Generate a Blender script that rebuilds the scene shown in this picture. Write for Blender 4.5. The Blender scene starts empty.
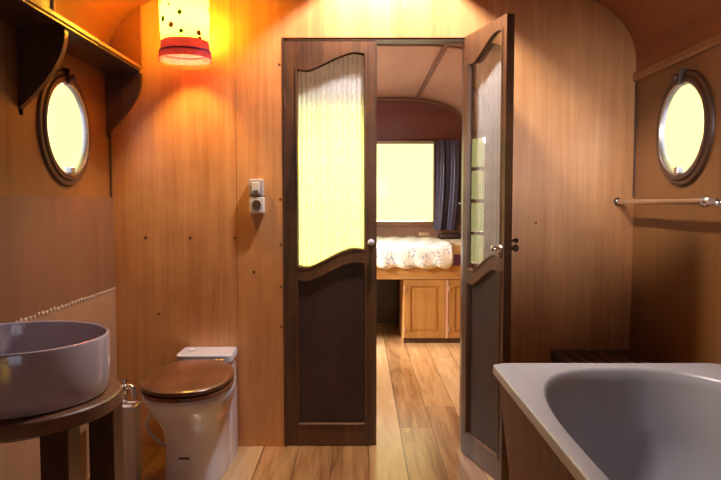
import bpy, bmesh, math, random
from mathutils import Vector, Matrix
random.seed(4)
PI = math.pi
S = bpy.context.scene
COL = S.collection

# ------------------------------------------------------------------ materials
def new_mat(name):
    m = bpy.data.materials.new(name); m.use_nodes = True
    nt = m.node_tree; b = nt.nodes['Principled BSDF']
    return m, nt, b

def setp(b, **k):
    for n, v in k.items():
        b.inputs[n.replace('_', ' ')].default_value = v

def noise(nt, vec, scale, detail=4, rough=.55, dist=0):
    n = nt.nodes.new('ShaderNodeTexNoise')
    n.inputs['Scale'].default_value = scale; n.inputs['Detail'].default_value = detail
    n.inputs['Roughness'].default_value = rough; n.inputs['Distortion'].default_value = dist
    nt.links.new(vec, n.inputs['Vector']); return n.outputs['Fac']

def ramp(nt, fac, stops):
    r = nt.nodes.new('ShaderNodeValToRGB'); e = r.color_ramp.elements
    while len(e) < len(stops): e.new(.5)
    for i, (p, c) in enumerate(stops):
        e[i].position = p; e[i].color = (c[0], c[1], c[2], 1)
    nt.links.new(fac, r.inputs['Fac']); return r.outputs['Color']

def mapping(nt, scale=(1, 1, 1), loc=(0, 0, 0), rot=(0, 0, 0)):
    t = nt.nodes.new('ShaderNodeTexCoord'); m = nt.nodes.new('ShaderNodeMapping')
    m.inputs['Scale'].default_value = scale; m.inputs['Location'].default_value = loc
    m.inputs['Rotation'].default_value = rot
    nt.links.new(t.outputs['Object'], m.inputs['Vector']); return m.outputs['Vector']

def mathn(nt, op, a, b=None, c=None):
    n = nt.nodes.new('ShaderNodeMath'); n.operation = op
    for i, v in enumerate((a, b, c)):
        if v is None: continue
        if isinstance(v, (int, float)): n.inputs[i].default_value = v
        else: nt.links.new(v, n.inputs[i])
    return n.outputs[0]

def mixc(nt, fac, a, b, mode='MIX'):
    n = nt.nodes.new('ShaderNodeMix'); n.data_type = 'RGBA'; n.blend_type = mode
    for i, v in ((0, fac), (6, a), (7, b)):
        if isinstance(v, (int, float)): n.inputs[i].default_value = v
        elif isinstance(v, tuple): n.inputs[i].default_value = (v[0], v[1], v[2], 1)
        else: nt.links.new(v, n.inputs[i])
    return n.outputs[2]

def bump(nt, b, h, strength=.2, dist=.01):
    n = nt.nodes.new('ShaderNodeBump'); n.inputs['Strength'].default_value = strength
    n.inputs['Distance'].default_value = dist
    nt.links.new(h, n.inputs['Height']); nt.links.new(n.outputs[0], b.inputs['Normal'])

def wood(name, dark, light, grain='Z', rough=.4, coat=.15, fine=60, blotch=1.6, con=1.0, seed=0):
    m, nt, b = new_mat(name)
    k = .045
    sc = {'X': (k, 1, 1), 'Y': (1, k, 1), 'Z': (1, 1, k)}[grain]
    v = mapping(nt, sc, (seed, seed * .7, seed * 1.3))
    g = noise(nt, v, fine, 5, .6, .3)
    g2 = noise(nt, v, fine * .22, 3, .5, .8)
    v2 = mapping(nt, (1, 1, 1), (seed + 3, seed, 5))
    bl = noise(nt, v2, blotch * 1.3, 3, .6)
    f = mathn(nt, 'ADD', mathn(nt, 'MULTIPLY', g, .35), mathn(nt, 'MULTIPLY', g2, .3))
    f = mathn(nt, 'ADD', f, mathn(nt, 'MULTIPLY', bl, .35))
    h = .13 / con
    c = ramp(nt, f, [(max(0, .5 - h), dark), (min(1, .5 + h), light)])
    nt.links.new(c, b.inputs['Base Color'])
    setp(b, Roughness=rough, Coat_Weight=coat, Coat_Roughness=.25)
    bump(nt, b, g, .12, .002)
    return m

def plain(name, c, rough=.5, metal=0, coat=0, var=.06, **k):
    m, nt, b = new_mat(name)
    v = mapping(nt)
    f = noise(nt, v, 9, 3)
    lo = tuple(x * (1 - var) for x in c); hi = tuple(min(1, x * (1 + var)) for x in c)
    nt.links.new(ramp(nt, f, [(.3, lo), (.7, hi)]), b.inputs['Base Color'])
    setp(b, Roughness=rough, Metallic=metal, Coat_Weight=coat)
    for n, x in k.items(): b.inputs[n.replace('_', ' ')].default_value = x
    return m

M = {}
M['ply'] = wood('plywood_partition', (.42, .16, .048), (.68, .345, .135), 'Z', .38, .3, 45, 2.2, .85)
M['ply_side'] = wood('plywood_side', (.165, .064, .016), (.265, .115, .032), 'Z', .42, .2, 40, 1.3, .8, 4)  # this and the next two darkened: side-wall shade put into their tone
M['ply_wainscot'] = wood('plywood_wainscot', (.15, .066, .036), (.23, .108, .062), 'Z', .42, .2, 40, 1.6, .8, 7)
M['ply_low'] = wood('plywood_splash', (.27, .145, .085), (.36, .205, .125), 'Z', .4, .2, 40, 1.6, .8, 9)
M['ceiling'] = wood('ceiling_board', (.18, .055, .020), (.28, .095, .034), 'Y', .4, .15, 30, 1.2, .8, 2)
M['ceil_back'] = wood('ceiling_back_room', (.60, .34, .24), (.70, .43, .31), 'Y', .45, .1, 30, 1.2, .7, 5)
M['mahogany'] = wood('mahogany_board', (.15, .05, .055), (.23, .085, .085), 'X', .35, .3, 40, 1.2, 1, 6)
M['wall_brown'] = wood('wall_brown_board', (.22, .10, .075), (.33, .17, .12), 'X', .4, .2, 40, 1.2, 1, 3)
M['door'] = wood('walnut_door', (.032, .013, .007), (.17, .068, .024), 'Z', .42, .1, 55, 3, .9, 11)
M['door_panel'] = wood('walnut_door_panel', (.022, .010, .008), (.055, .024, .016), 'Z', .5, .0, 55, 3, .9, 12)
M['dark'] = wood('dark_stained_wood', (.035, .015, .009), (.10, .042, .022), 'Z', .4, .25, 45, 3, .9, 14)
M['dark_y'] = wood('dark_shelf_wood', (.035, .017, .013), (.085, .042, .028), 'Y', .35, .3, 45, 3, .9, 15)
M['edge'] = wood('shelf_edge_wood', (.22, .10, .045), (.36, .17, .08), 'Y', .4, .2, 45, 3, .9, 16)
M['trimwood'] = wood('moulding_wood', (.24, .105, .04), (.36, .17, .065), 'Y', .4, .2, 45, 3, .9, 17)
M['table'] = wood('table_wood', (.10, .045, .025), (.24, .115, .06), 'X', .35, .3, 45, 3, .9, 18)
M['lid'] = wood('toilet_lid_wood', (.07, .024, .011), (.20, .075, .032), 'Y', .28, .5, 22, 4, 1, 19)
M['pine'] = wood('pine_board', (.48, .24, .065), (.66, .37, .12), 'Z', .4, .25, 35, 2, .9, 20)
M['pine_x'] = wood('pine_rail', (.40, .20, .055), (.55, .31, .10), 'X', .4, .25, 35, 2, .9, 21)
M['dado'] = wood('pinkish_boarding', (.34, .18, .13), (.46, .27, .20), 'X', .4, .2, 40, 1.2, 1, 33)
M['pink_wood'] = wood('pink_stile_wood', (.55, .32, .20), (.66, .40, .26), 'Z', .4, .2, 35, 2, .9, 22)
M['slat'] = wood('weathered_slat', (.06, .032, .014), (.11, .062, .03), 'Y', .5, .1, 35, 2, .9, 23)
M['tubpanel'] = wood('bath_panel_boards', (.10, .036, .030), (.19, .078, .066), 'Z', .55, .0, 50, 3, .9, 24)
M['ring'] = wood('porthole_ring_wood', (.05, .02, .010), (.11, .048, .022), 'Z', .5, .1, 40, 3, .9, 25)
M['ceramic'] = plain('white_ceramic', (.60, .60, .70), .12, 0, .5, .02)
M['basin'] = plain('basin_ceramic', (.47, .41, .46), .15, 0, .4, .02)
M['tub'] = plain('bath_acrylic', (.41, .41, .435), .35, 0, .05, .02)
M['plastic'] = plain('white_plastic', (.66, .6, .58), .35)
M['plastic_grey'] = plain('grey_plastic', (.42, .38, .36), .4)
M['black'] = plain('black_plastic', (.02, .015, .012), .4)
M['chrome'] = plain('chrome', (.75, .73, .72), .16, 1)
M['steel'] = plain('old_aluminium', (.55, .53, .5), .35, 1)
M['screw'] = plain('screw_heads', (.10, .05, .03), .5, .4)
M['caulk'] = plain('cream_edging', (.46, .34, .26), .6)
M['navy'] = plain('navy_satin', (.075, .072, .13), .22, 0, 0, .1)
M['sheet'] = plain('white_sheet', (.85, .8, .6), .8)
M['purple'] = plain('purple_blanket', (.16, .07, .30), .8)
M['tan'] = plain('tan_cloth', (.55, .36, .22), .8)
M['cupboard'] = wood('cupboard_wood', (.025, .012, .009), (.06, .028, .018), 'Z', .45, .15, 40, 3, .9, 28)
M['cream'] = plain('cream_lipping', (.75, .58, .38), .5)

def make_floor():
    m, nt, b = new_mat('pine_floorboards')
    t = nt.nodes.new('ShaderNodeTexCoord'); s = nt.nodes.new('ShaderNodeSeparateXYZ')
    nt.links.new(t.outputs['Object'], s.inputs[0])
    W = .165
    xs = mathn(nt, 'DIVIDE', mathn(nt, 'ADD', s.outputs[0], 10.03), W)
    idx = mathn(nt, 'FLOOR', xs); fr = mathn(nt, 'FRACT', xs)
    wn = nt.nodes.new('ShaderNodeTexWhiteNoise'); wn.noise_dimensions = '1D'
    nt.links.new(idx, wn.inputs['W'])
    ys = mathn(nt, 'ADD', mathn(nt, 'DIVIDE', s.outputs[1], 2.9), mathn(nt, 'MULTIPLY', wn.outputs['Value'], 7.3))
    fy = mathn(nt, 'FRACT', ys); iy = mathn(nt, 'FLOOR', ys)
    wn2 = nt.nodes.new('ShaderNodeTexWhiteNoise'); wn2.noise_dimensions = '2D'
    cv = nt.nodes.new('ShaderNodeCombineXYZ'); nt.links.new(idx, cv.inputs[0]); nt.links.new(iy, cv.inputs[1])
    nt.links.new(cv.outputs[0], wn2.inputs['Vector'])
    v0 = mapping(nt, (1, .09, 1))
    addv = nt.nodes.new('ShaderNodeVectorMath'); addv.operation = 'MULTIPLY_ADD'
    nt.links.new(wn2.outputs['Color'], addv.inputs[0]); addv.inputs[1].default_value = (0, 9, 9)
    nt.links.new(v0, addv.inputs[2]); v = addv.outputs[0]
    g = noise(nt, v, 26, 5, .6, .8)
    g2 = noise(nt, v, 7, 3, .6, 1.2)
    f = mathn(nt, 'ADD', mathn(nt, 'MULTIPLY', g, .4), mathn(nt, 'MULTIPLY', g2, .35))
    f = mathn(nt, 'ADD', f, mathn(nt, 'MULTIPLY', wn2.outputs['Value'], .25))
    c = ramp(nt, f, [(.32, (.19, .08, .025)), (.48, (.43, .235, .095)), (.68, (.60, .41, .22))])
    # knots
    vk = mapping(nt, (1, .45, 1))
    vo = nt.nodes.new('ShaderNodeTexVoronoi'); vo.inputs['Scale'].default_value = 4.2
    nt.links.new(vk, vo.inputs['Vector'])
    kn = mathn(nt, 'LESS_THAN', mathn(nt, 'ADD', vo.outputs['Distance'], mathn(nt, 'MULTIPLY', g, .06)), .105)
    c = mixc(nt, mathn(nt, 'MULTIPLY', kn, .7), c, (.10, .04, .018))
    gap = mathn(nt, 'MAXIMUM', mathn(nt, 'LESS_THAN', fr, .032), mathn(nt, 'LESS_THAN', fy, .0018))
    c = mixc(nt, mathn(nt, 'MULTIPLY', gap, .85), c, (.09, .04, .02))
    nt.links.new(c, b.inputs['Base Color'])
    setp(b, Roughness=.3, Coat_Weight=1.0, Coat_Roughness=.2)
    bump(nt, b, mathn(nt, 'SUBTRACT', mathn(nt, 'MULTIPLY', g, .3), gap), .25, .003)
    return m
M['floor'] = make_floor()

def make_glass(name, ior=1.5, tint=(1, 1, 1), rough=0.0, boost=0.0):
    m = bpy.data.materials.new(name); m.use_nodes = True; nt = m.node_tree
    nt.nodes.clear()
    o = nt.nodes.new('ShaderNodeOutputMaterial'); mx = nt.nodes.new('ShaderNodeMixShader')
    tr = nt.nodes.new('ShaderNodeBsdfTransparent'); gl = nt.nodes.new('ShaderNodeBsdfGlossy')
    fr = nt.nodes.new('ShaderNodeFresnel'); fr.inputs['IOR'].default_value = ior
    gl.inputs['Roughness'].default_value = rough
    tr.inputs['Color'].default_value = (*tint, 1)
    ge = nt.nodes.new('ShaderNodeNewGeometry')
    nt.links.new(mathn(nt, 'MULTIPLY', mathn(nt, 'ADD', fr.outputs[0], boost), mathn(nt, 'SUBTRACT', 1, ge.outputs['Backfacing'])), mx.inputs[0])
    nt.links.new(tr.outputs[0], mx.inputs[1])
    nt.links.new(gl.outputs[0], mx.inputs[2]); nt.links.new(mx.outputs[0], o.inputs[0])
    return m
M['glass'] = make_glass('window_glass')
M['glass_far'] = make_glass('thin_window_glass', 1.13)
M['glass_door'] = make_glass('door_glass', 1.6, (1, 1, 1), .0, .0)
M['glass_open'] = make_glass('old_door_glass', 1.75, (1, 1, 1), .0, .08)

def make_lace():
    m = bpy.data.materials.new('lace_curtain'); m.use_nodes = True; nt = m.node_tree; nt.nodes.clear()
    o = nt.nodes.new('ShaderNodeOutputMaterial')
    t = nt.nodes.new('ShaderNodeTexCoord'); s = nt.nodes.new('ShaderNodeSeparateXYZ')
    nt.links.new(t.outputs['Object'], s.inputs[0])
    # stripes across the width broken into lace motifs along the height
    a = mathn(nt, 'SINE', mathn(nt, 'MULTIPLY', s.outputs[0], 2 * PI / .022))
    b_ = mathn(nt, 'SINE', mathn(nt, 'MULTIPLY', s.outputs[2], 2 * PI / .085))
    c_ = mathn(nt, 'SINE', mathn(nt, 'MULTIPLY', s.outputs[0], 2 * PI / .066))
    pat = mathn(nt, 'MULTIPLY', mathn(nt, 'GREATER_THAN', a, .1), mathn(nt, 'GREATER_THAN', mathn(nt, 'ADD', b_, mathn(nt, 'MULTIPLY', c_, .9)), -.5))
    col = mixc(nt, mathn(nt, 'MULTIPLY', pat, .55), (.86, .92, .94), (.55, .62, .64))
    tl = nt.nodes.new('ShaderNodeBsdfTranslucent'); df = nt.nodes.new('ShaderNodeBsdfDiffuse')
    nt.links.new(col, tl.inputs[0]); nt.links.new(col, df.inputs[0])
    m1 = nt.nodes.new('ShaderNodeMixShader'); m1.inputs[0].default_value = .42
    nt.links.new(tl.outputs[0], m1.inputs[1]); nt.links.new(df.outputs[0], m1.inputs[2])
    nt.links.new(m1.outputs[0], o.inputs[0])
    return m
M['lace'] = make_lace()

def make_shade():
    m = bpy.data.materials.new('dotted_shade_fabric'); m.use_nodes = True; nt = m.node_tree; nt.nodes.clear()
    o = nt.nodes.new('ShaderNodeOutputMaterial')
    v = mapping(nt, (1, 1, 1), (.21, .13, .05))
    vo = nt.nodes.new('ShaderNodeTexVoronoi'); vo.inputs['Scale'].default_value = 19
    vo.inputs['Randomness'].default_value = .6
    nt.links.new(v, vo.inputs['Vector'])
    d = mathn(nt, 'LESS_THAN', vo.outputs['Distance'], .27)
    n2 = noise(nt, v, 12, 1)
    dc = mixc(nt, mathn(nt, 'GREATER_THAN', n2, .52), (.0008, .004, .0004), (.006, .001, .001))
    col = mixc(nt, d, (.90, .72, .12), dc)
    tl = nt.nodes.new('ShaderNodeBsdfTranslucent'); df = nt.nodes.new('ShaderNodeBsdfDiffuse')
    nt.links.new(col, tl.inputs[0]); nt.links.new(col, df.inputs[0])
    m1 = nt.nodes.new('ShaderNodeMixShader'); m1.inputs[0].default_value = .4
    nt.links.new(tl.outputs[0], m1.inputs[1]); nt.links.new(df.outputs[0], m1.inputs[2])
    tp = nt.nodes.new('ShaderNodeBsdfTransparent'); tp.inputs[0].default_value = (1, .85, .5, 1)
    m2 = nt.nodes.new('ShaderNodeMixShader'); nt.links.new(mathn(nt, 'MULTIPLY', mathn(nt, 'SUBTRACT', 1, d), .16), m2.inputs[0])
    nt.links.new(m1.outputs[0], m2.inputs[1]); nt.links.new(tp.outputs[0], m2.inputs[2])
    nt.links.new(m2.outputs[0], o.inputs[0]); return m
M['shade'] = make_shade()

def make_trans(name, c, mix=.5):
    m = bpy.data.materials.new(name); m.use_nodes = True; nt = m.node_tree; nt.nodes.clear()
    o = nt.nodes.new('ShaderNodeOutputMaterial')
    v = mapping(nt); f = noise(nt, v, 40, 3)
    col = ramp(nt, f, [(.3, tuple(x * .85 for x in c)), (.7, c)])
    tl = nt.nodes.new('ShaderNodeBsdfTranslucent'); df = nt.nodes.new('ShaderNodeBsdfDiffuse')
    nt.links.new(col, tl.inputs[0]); nt.links.new(col, df.inputs[0])
    m1 = nt.nodes.new('ShaderNodeMixShader'); m1.inputs[0].default_value = mix
    nt.links.new(tl.outputs[0], m1.inputs[1]); nt.links.new(df.outputs[0], m1.inputs[2])
    nt.links.new(m1.outputs[0], o.inputs[0]); return m
M['band'] = make_trans('pink_band', (.62, .09, .17), .96)
M['fringe'] = make_trans('pink_fringe', (.5, .14, .10), .97)
M['glowbulb'] = None

def make_quilt():
    m, nt, b = new_mat('floral_quilt')
    v = mapping(nt)
    vo = nt.nodes.new('ShaderNodeTexVoronoi'); vo.inputs['Scale'].default_value = 42
    nt.links.new(v, vo.inputs['Vector'])
    n2 = noise(nt, v, 14, 3)
    spot = mathn(nt, 'MULTIPLY', mathn(nt, 'LESS_THAN', vo.outputs['Distance'], .42), mathn(nt, 'GREATER_THAN', n2, .46))
    blue = mixc(nt, mathn(nt, 'GREATER_THAN', noise(nt, v, 22, 1), .5), (.22, .30, .55), (.42, .44, .46))
    c = mixc(nt, mathn(nt, 'MULTIPLY', spot, .7), (.86, .84, .74), blue)
    nt.links.new(c, b.inputs['Base Color']); setp(b, Roughness=.85)
    bump(nt, b, noise(nt, v, 30, 2), .4, .01)
    return m
M['quilt'] = make_quilt()

# ------------------------------------------------------------------ mesh helpers
def link_mesh(name, bm, mat, parent=None, smooth=False, loc=None):
    me = bpy.data.meshes.new(name)
    bmesh.ops.recalc_face_normals(bm, faces=bm.faces)
    if smooth:
        for f in bm.faces: f.smooth = True
        for e in bm.edges:
            if len(e.link_faces) == 2 and e.calc_face_angle(0) > math.radians(38): e.smooth = False
    bm.to_mesh(me); bm.free()
    o = bpy.data.objects.new(name, me); COL.objects.link(o)
    mats = mat if isinstance(mat, (list, tuple)) else [mat]
    for x in mats: me.materials.append(x)
    if parent is not None: o.parent = parent
    if loc is not None: o.location = loc
    return o

def empty(name, loc=(0, 0, 0), rz=0):
    o = bpy.data.objects.new(name, None); COL.objects.link(o)
    o.location = loc; o.rotation_euler = (0, 0, rz); o.empty_display_size = .1
    return o

def thing(o, label, cat, group=None):
    o['label'] = label; o['category'] = cat
    if group: o['group'] = group
    return o

def struct(o, label, cat='room part'):
    o['kind'] = 'structure'; o['label'] = label; o['category'] = cat
    return o

def box(bm, x0, x1, y0, y1, z0, z1, mi=0, bev=0):
    vs = [bm.verts.new(p) for p in ((x0, y0, z0), (x1, y0, z0), (x1, y1, z0), (x0, y1, z0), (x0, y0, z1), (x1, y0, z1), (x1, y1, z1), (x0, y1, z1))]
    fs = [bm.faces.new([vs[i] for i in q]) for q in ((0, 3, 2, 1), (4, 5, 6, 7), (0, 1, 5, 4), (1, 2, 6, 5), (2, 3, 7, 6), (3, 0, 4, 7))]
    for f in fs: f.material_index = mi
    if bev:
        es = list({e for f in fs for e in f.edges})
        bmesh.ops.bevel(bm, geom=es, offset=bev, segments=2, profile=.6, affect='EDGES')
    return vs

def bx(*a, bev=0, mi=0):
    bm = bmesh.new(); box(bm, *a, bev=bev, mi=mi); return bm

def plate(bm, outer, holes, fn, t0, t1):
    """a plate with holes: 2-d loops, fn(u, v, t) -> 3-d point"""
    loops = [outer] + list(holes)
    tmp = bmesh.new(); es = []; base = []
    for lp in loops:
        vs = [tmp.verts.new((p[0], p[1], 0)) for p in lp]
        base.append(vs)
        for i in range(len(vs)): es.append(tmp.edges.new((vs[i], vs[(i + 1) % len(vs)])))
    bmesh.ops.triangle_fill(tmp, edges=es, use_beauty=True, normal=(0, 0, 1))
    tmp.verts.index_update()
    V = list(tmp.verts)
    A = [bm.verts.new(fn(v.co.x, v.co.y, t0)) for v in V]
    B = [bm.verts.new(fn(v.co.x, v.co.y, t1)) for v in V]
    for f in tmp.faces:
        ids = [v.index for v in f.verts]
        bm.faces.new([A[i] for i in ids]); bm.faces.new([B[i] for i in reversed(ids)])
    for vs in base:
        n = len(vs)
        for i in range(n):
            a, b = vs[i].index, vs[(i + 1) % n].index
            bm.faces.new([A[a], A[b], B[b], B[a]])
    tmp.free()

def circle(cx, cy, r, n=48, r2=None):
    r2 = r2 or r
    return [(cx + r * math.cos(2 * PI * i / n), cy + r2 * math.sin(2 * PI * i / n)) for i in range(n)]

def loft(bm, rings, cap0=True, cap1=True, closed=True):
    R = [[bm.verts.new(p) for p in r] for r in rings]
    n = len(R[0])
    for a, b in zip(R, R[1:]):
        for i in range(n if closed else n - 1):
            j = (i + 1) % n
            bm.faces.new([a[i], a[j], b[j], b[i]])
    if cap0: bm.faces.new(list(reversed(R[0])))
    if cap1: bm.faces.new(R[-1])
    return R

def lathe(bm, prof, cx=0, cy=0, n=48, cap0=True, cap1=True, mat4=None):
    rings = []
    for r, z in prof:
        rings.append([Vector((cx + r * math.cos(2 * PI * i / n), cy + r * math.sin(2 * PI * i / n), z)) for i in range(n)])
    if mat4 is not None: rings = [[mat4 @ p for p in r] for r in rings]
    loft(bm, rings, cap0, cap1)

def tube(bm, pts, r, n=10, caps=True):
    pts = [Vector(p) for p in pts]; rings = []
    up = Vector((0, 0, 1))
    prev = None
    for i, p in enumerate(pts):
        d = (pts[min(i + 1, len(pts) - 1)] - pts[max(i - 1, 0)]).normalized()
        if prev is None:
            a = d.cross(up)
            if a.length < .01: a = d.cross(Vector((1, 0, 0)))
            a.normalize()
        else:
            a = prev - d * prev.dot(d); a.normalize()
        prev = a; b = d.cross(a)
        rr = r[i] if isinstance(r, (list, tuple)) else r
        rings.append([p + a * rr * math.cos(2 * PI * k / n) + b * rr * math.sin(2 * PI * k / n) for k in range(n)])
    loft(bm, rings, caps, caps)

def spline(pts, n=8):
    pts = [Vector(p) for p in pts]; P = [pts[0]] + pts + [pts[-1]]; out = []
    for i in range(1, len(P) - 2):
        for k in range(n):
            t = k / n; a, b, c, d = P[i - 1], P[i], P[i + 1], P[i + 2]
            out.append(.5 * ((2 * b) + (c - a) * t + (2 * a - 5 * b + 4 * c - d) * t * t + (3 * b - a - 3 * c + d) * t ** 3))
    out.append(pts[-1]); return out

def sup(cx, cy, hx, hy, n=64, e=2.5, z=0):
    out = []
    for i in range(n):
        a = 2 * PI * i / n; c, s = math.cos(a), math.sin(a)
        out.append(Vector((cx + hx * math.copysign(abs(c) ** (2 / e), c), cy + hy * math.copysign(abs(s) ** (2 / e), s), z)))
    return out

# ------------------------------------------------------------------ shell
D = 3.04            # partition
XL, XR = -1.165, 1.275
XC = .055
Y0, Y1 = -1.3, 6.9
ZW = 1.73           # where the curved roof springs from the side walls
HALF = [(1.22, 1.73), (1.21, 1.855), (1.168, 1.945), (1.098, 2.02), (1.0, 2.078), (.86, 2.172), (.64, 2.232), (.44, 2.25)]

def roof_profile(n=6):
    s = [(p.x, p.y) for p in spline([(a, b, 0) for a, b in HALF], n)]
    right = [(XC + a, b) for a, b in s]
    left = [(XC - a, b) for a, b in reversed(s)]
    return right + left          # from the right springing over to the left one

prof = roof_profile()
# floor
bm = bmesh.new(); box(bm, XL - .06, XR + .06, Y0 - .06, Y1 + .06, -.06, 0)
struct(link_mesh('floor', bm, M['floor']), 'wide knotty pine floorboards running through both rooms', 'floor')

# ceiling, bathroom half and back-room half, the bathroom half with a round hole for the added shaft
def make_ceiling(name, ya, yb, mat, hole):
    bm = bmesh.new()
    n = len(prof) // 2
    right, left = prof[:n], prof[n:]
    for side in (right, left):
        for (a, b) in zip(side, side[1:]):
            vs = [bm.verts.new(p) for p in ((a[0], ya, a[1]), (b[0], ya, b[1]), (b[0], yb, b[1]), (a[0], yb, a[1]))]
            bm.faces.new(vs)
    x0, x1 = left[0][0], right[-1][0]
    tmp = bmesh.new()
    loops = [[(x0, ya), (x1, ya), (x1, yb), (x0, yb)]] + ([circle(*hole, 48)] if hole else [])
    es = []
    for lp in loops:
        vs = [tmp.verts.new((p[0], p[1], 2.25)) for p in lp]
        for i in range(len(vs)): es.append(tmp.edges.new((vs[i], vs[(i + 1) % len(vs)])))
    bmesh.ops.triangle_fill(tmp, edges=es, use_beauty=True, normal=(0, 0, 1))
    tmp.verts.index_update(); V = [bm.verts.new(v.co) for v in tmp.verts]
    for f in tmp.faces: bm.faces.new([V[v.index] for v in f.verts])
    tmp.free()
    bmesh.ops.remove_doubles(bm, verts=bm.verts, dist=.0005)
    for f in bm.faces: f.normal_update()
    for f in bm.faces:
        if f.normal.z > 0: f.normal_flip()
    low = list(bm.faces)
    vm = {v: bm.verts.new(v.co + Vector(((v.co.x - XC) * .03, 0, .03))) for v in list(bm.verts)}
    for f in low: bm.faces.new([vm[v] for v in reversed(f.verts)])
    for e in [e for e in bm.edges if e.is_boundary and e.verts[0] in vm and e.verts[1] in vm]:
        bm.faces.new([e.verts[0], e.verts[1], vm[e.verts[1]], vm[e.verts[0]]])
    o = link_mesh(name, bm, mat)
    return o
HX, HY, HR = .13, 2.745, .285
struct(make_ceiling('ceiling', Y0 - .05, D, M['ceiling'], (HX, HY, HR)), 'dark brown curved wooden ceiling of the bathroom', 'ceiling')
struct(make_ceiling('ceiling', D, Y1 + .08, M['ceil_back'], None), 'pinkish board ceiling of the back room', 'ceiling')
# added unseen shaft over the door, lidded, shapes its lamp's arc of light
bm = bmesh.new()
lathe(bm, [(HR + .02, 2.235), (HR + .02, 2.52), (HR - .01, 2.52), (HR - .01, 2.235)], HX, HY, 48, False, False)
bmesh.ops.remove_doubles(bm, verts=bm.verts, dist=1e-5)
bm.verts.ensure_lookup_table()
rl = struct(link_mesh('window_5_added', bm, M['dark'], smooth=True), 'unseen round lamp shaft added in the ceiling above the double door', 'roof light')
bm = bmesh.new(); lathe(bm, [(HR + .03, 2.52), (HR + .03, 2.55)], HX, HY, 48)
link_mesh('roof_cap', bm, M['dark'], rl, smooth=True)

# middle wall (partition) following the roof, with the door opening
OL, OR, OT = -.362, .488, 1.903
def arch_outline(off=0):
    pts = [(XR, 0), (XR, ZW)] + [(x, z) for x, z in prof[1:-1]] + [(XL, ZW), (XL, 0)]
    return pts
out = arch_outline()
outer = out + [(OL, 0), (OL, OT), (OR, OT), (OR, 0)]
bm = bmesh.new(); plate(bm, outer, [], lambda u, v, t: (u, t, v), D, D + .035)
wp = struct(link_mesh('wall_middle', bm, M['ply']), 'varnished orange plywood partition around the double door', 'wall')
# screws
bm_scr = []
for (x, z) in [(-1.005, .983), (-.796, .981), (-.588, .979), (-.374, 1.78), (-.374, 1.16), (-.374, .95), (-.374, .75), (-.374, .56), (-.5, .82), (-.95, .62), (.82, 1.05)]:
    b2 = bmesh.new(); lathe(b2, [(.0055, 0), (.0055, .0015), (.003, .002)], n=12, mat4=Matrix.Translation((x, D, z)) @ Matrix.Rotation(PI / 2, 4, 'X'))
    link_mesh('screw', b2, M['screw'], wp)
# vertical joint strip left of the door
b2 = bmesh.new(); box(b2, -.579, -.5765, D - .0008, D + .004, 0, 2.2)
link_mesh('panel_joint', b2, M['trimwood'], wp)
# stop / lining of the opening
bm = bmesh.new()
box(bm, OL - .001, OL + .010, D - .002, D + .075, 0, OT); box(bm, OL, -.337, D + .045, D + .075, 0, OT); box(bm, OR - .006, OR + .001, D + .002, D + .075, 0, OT)
box(bm, OL, OR, D + .004, D + .075, OT - .012, OT + .001)
struct(link_mesh('door_frame', bm, M['dark']), 'dark thin lining around the double door opening', 'door frame')

# side walls
PY, PZ, PR = 2.583, 1.434, .176
def side_wall(name, X, sgn, holes, label, xo=.014):
    bm = bmesh.new()
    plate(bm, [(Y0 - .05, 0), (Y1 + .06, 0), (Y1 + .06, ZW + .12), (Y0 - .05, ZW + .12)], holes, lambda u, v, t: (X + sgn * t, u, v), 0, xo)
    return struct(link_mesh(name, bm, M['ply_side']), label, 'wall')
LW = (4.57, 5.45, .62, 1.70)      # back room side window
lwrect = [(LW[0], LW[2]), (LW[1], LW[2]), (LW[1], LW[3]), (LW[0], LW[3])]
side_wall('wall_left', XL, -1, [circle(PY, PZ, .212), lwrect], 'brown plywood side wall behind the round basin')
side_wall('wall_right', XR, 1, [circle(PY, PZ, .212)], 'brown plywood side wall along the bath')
# far wall
WX0, WX1, WZ0, WZ1 = -.67, .778, .944, 1.775
bm = bmesh.new()
plate(bm, out, [[(WX0, WZ0), (WX1, WZ0), (WX1, WZ1), (WX0, WZ1)]], lambda u, v, t: (u, t, v), Y1, Y1 + .06)
wf = struct(link_mesh('wall_far', bm, M['mahogany']), 'dark mahogany end wall of the back room', 'wall')
bm = bx(XL + .01, XR - .01, Y1 - .012, Y1, .62, WZ0 - .03)
struct(link_mesh('trim_1', bm, M['dado']), 'brown boarding below the far window behind the bed', 'panelling')
# near wall (behind the camera) with an added window for the fill lamp
NX0, NX1, NZ0, NZ1 = .15, 1.1, .98, 1.75
bm = bmesh.new()
plate(bm, out, [[(NX0, NZ0), (NX1, NZ0), (NX1, NZ1), (NX0, NZ1)]], lambda u, v, t: (u, t, v), Y0, Y0 - .05)
struct(link_mesh('wall_near', bm, M['ply']), 'plywood end wall of the bathroom opposite the double door', 'wall')

# wainscot on the left wall, splash board and its edging
bm = bx(XL, XL + .011, .2, D, .745, 1.168)
struct(link_mesh('trim_2', bm, M['ply_wainscot']), 'brown plywood lining board on the left wall under the porthole', 'panelling')
bm = bx(XL, XL + .011, .2, D, 0, .743)
struct(link_mesh('trim_3', bm, M['ply_low']), 'paler plywood splash board behind the basin', 'panelling')
bm = bmesh.new()
k = 0; y = 2.1
while y < D - .01:
    w = random.uniform(.018, .03)
    lathe(bm, [(.001, 0), (.008, .001), (.007, .003), (.003, .004)], n=10,
          mat4=Matrix.Translation((XL + .011, y, .742 + random.uniform(-.003, .003))) @ Matrix.Rotation(PI / 2, 4, 'Y') @ Matrix.Scale(w / .02, 4, (0, 1, 0)))
    y += .030
struct(link_mesh('trim_4', bm, M['caulk'], smooth=True), 'cream beaded edging line across the left wall', 'edging')
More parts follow.
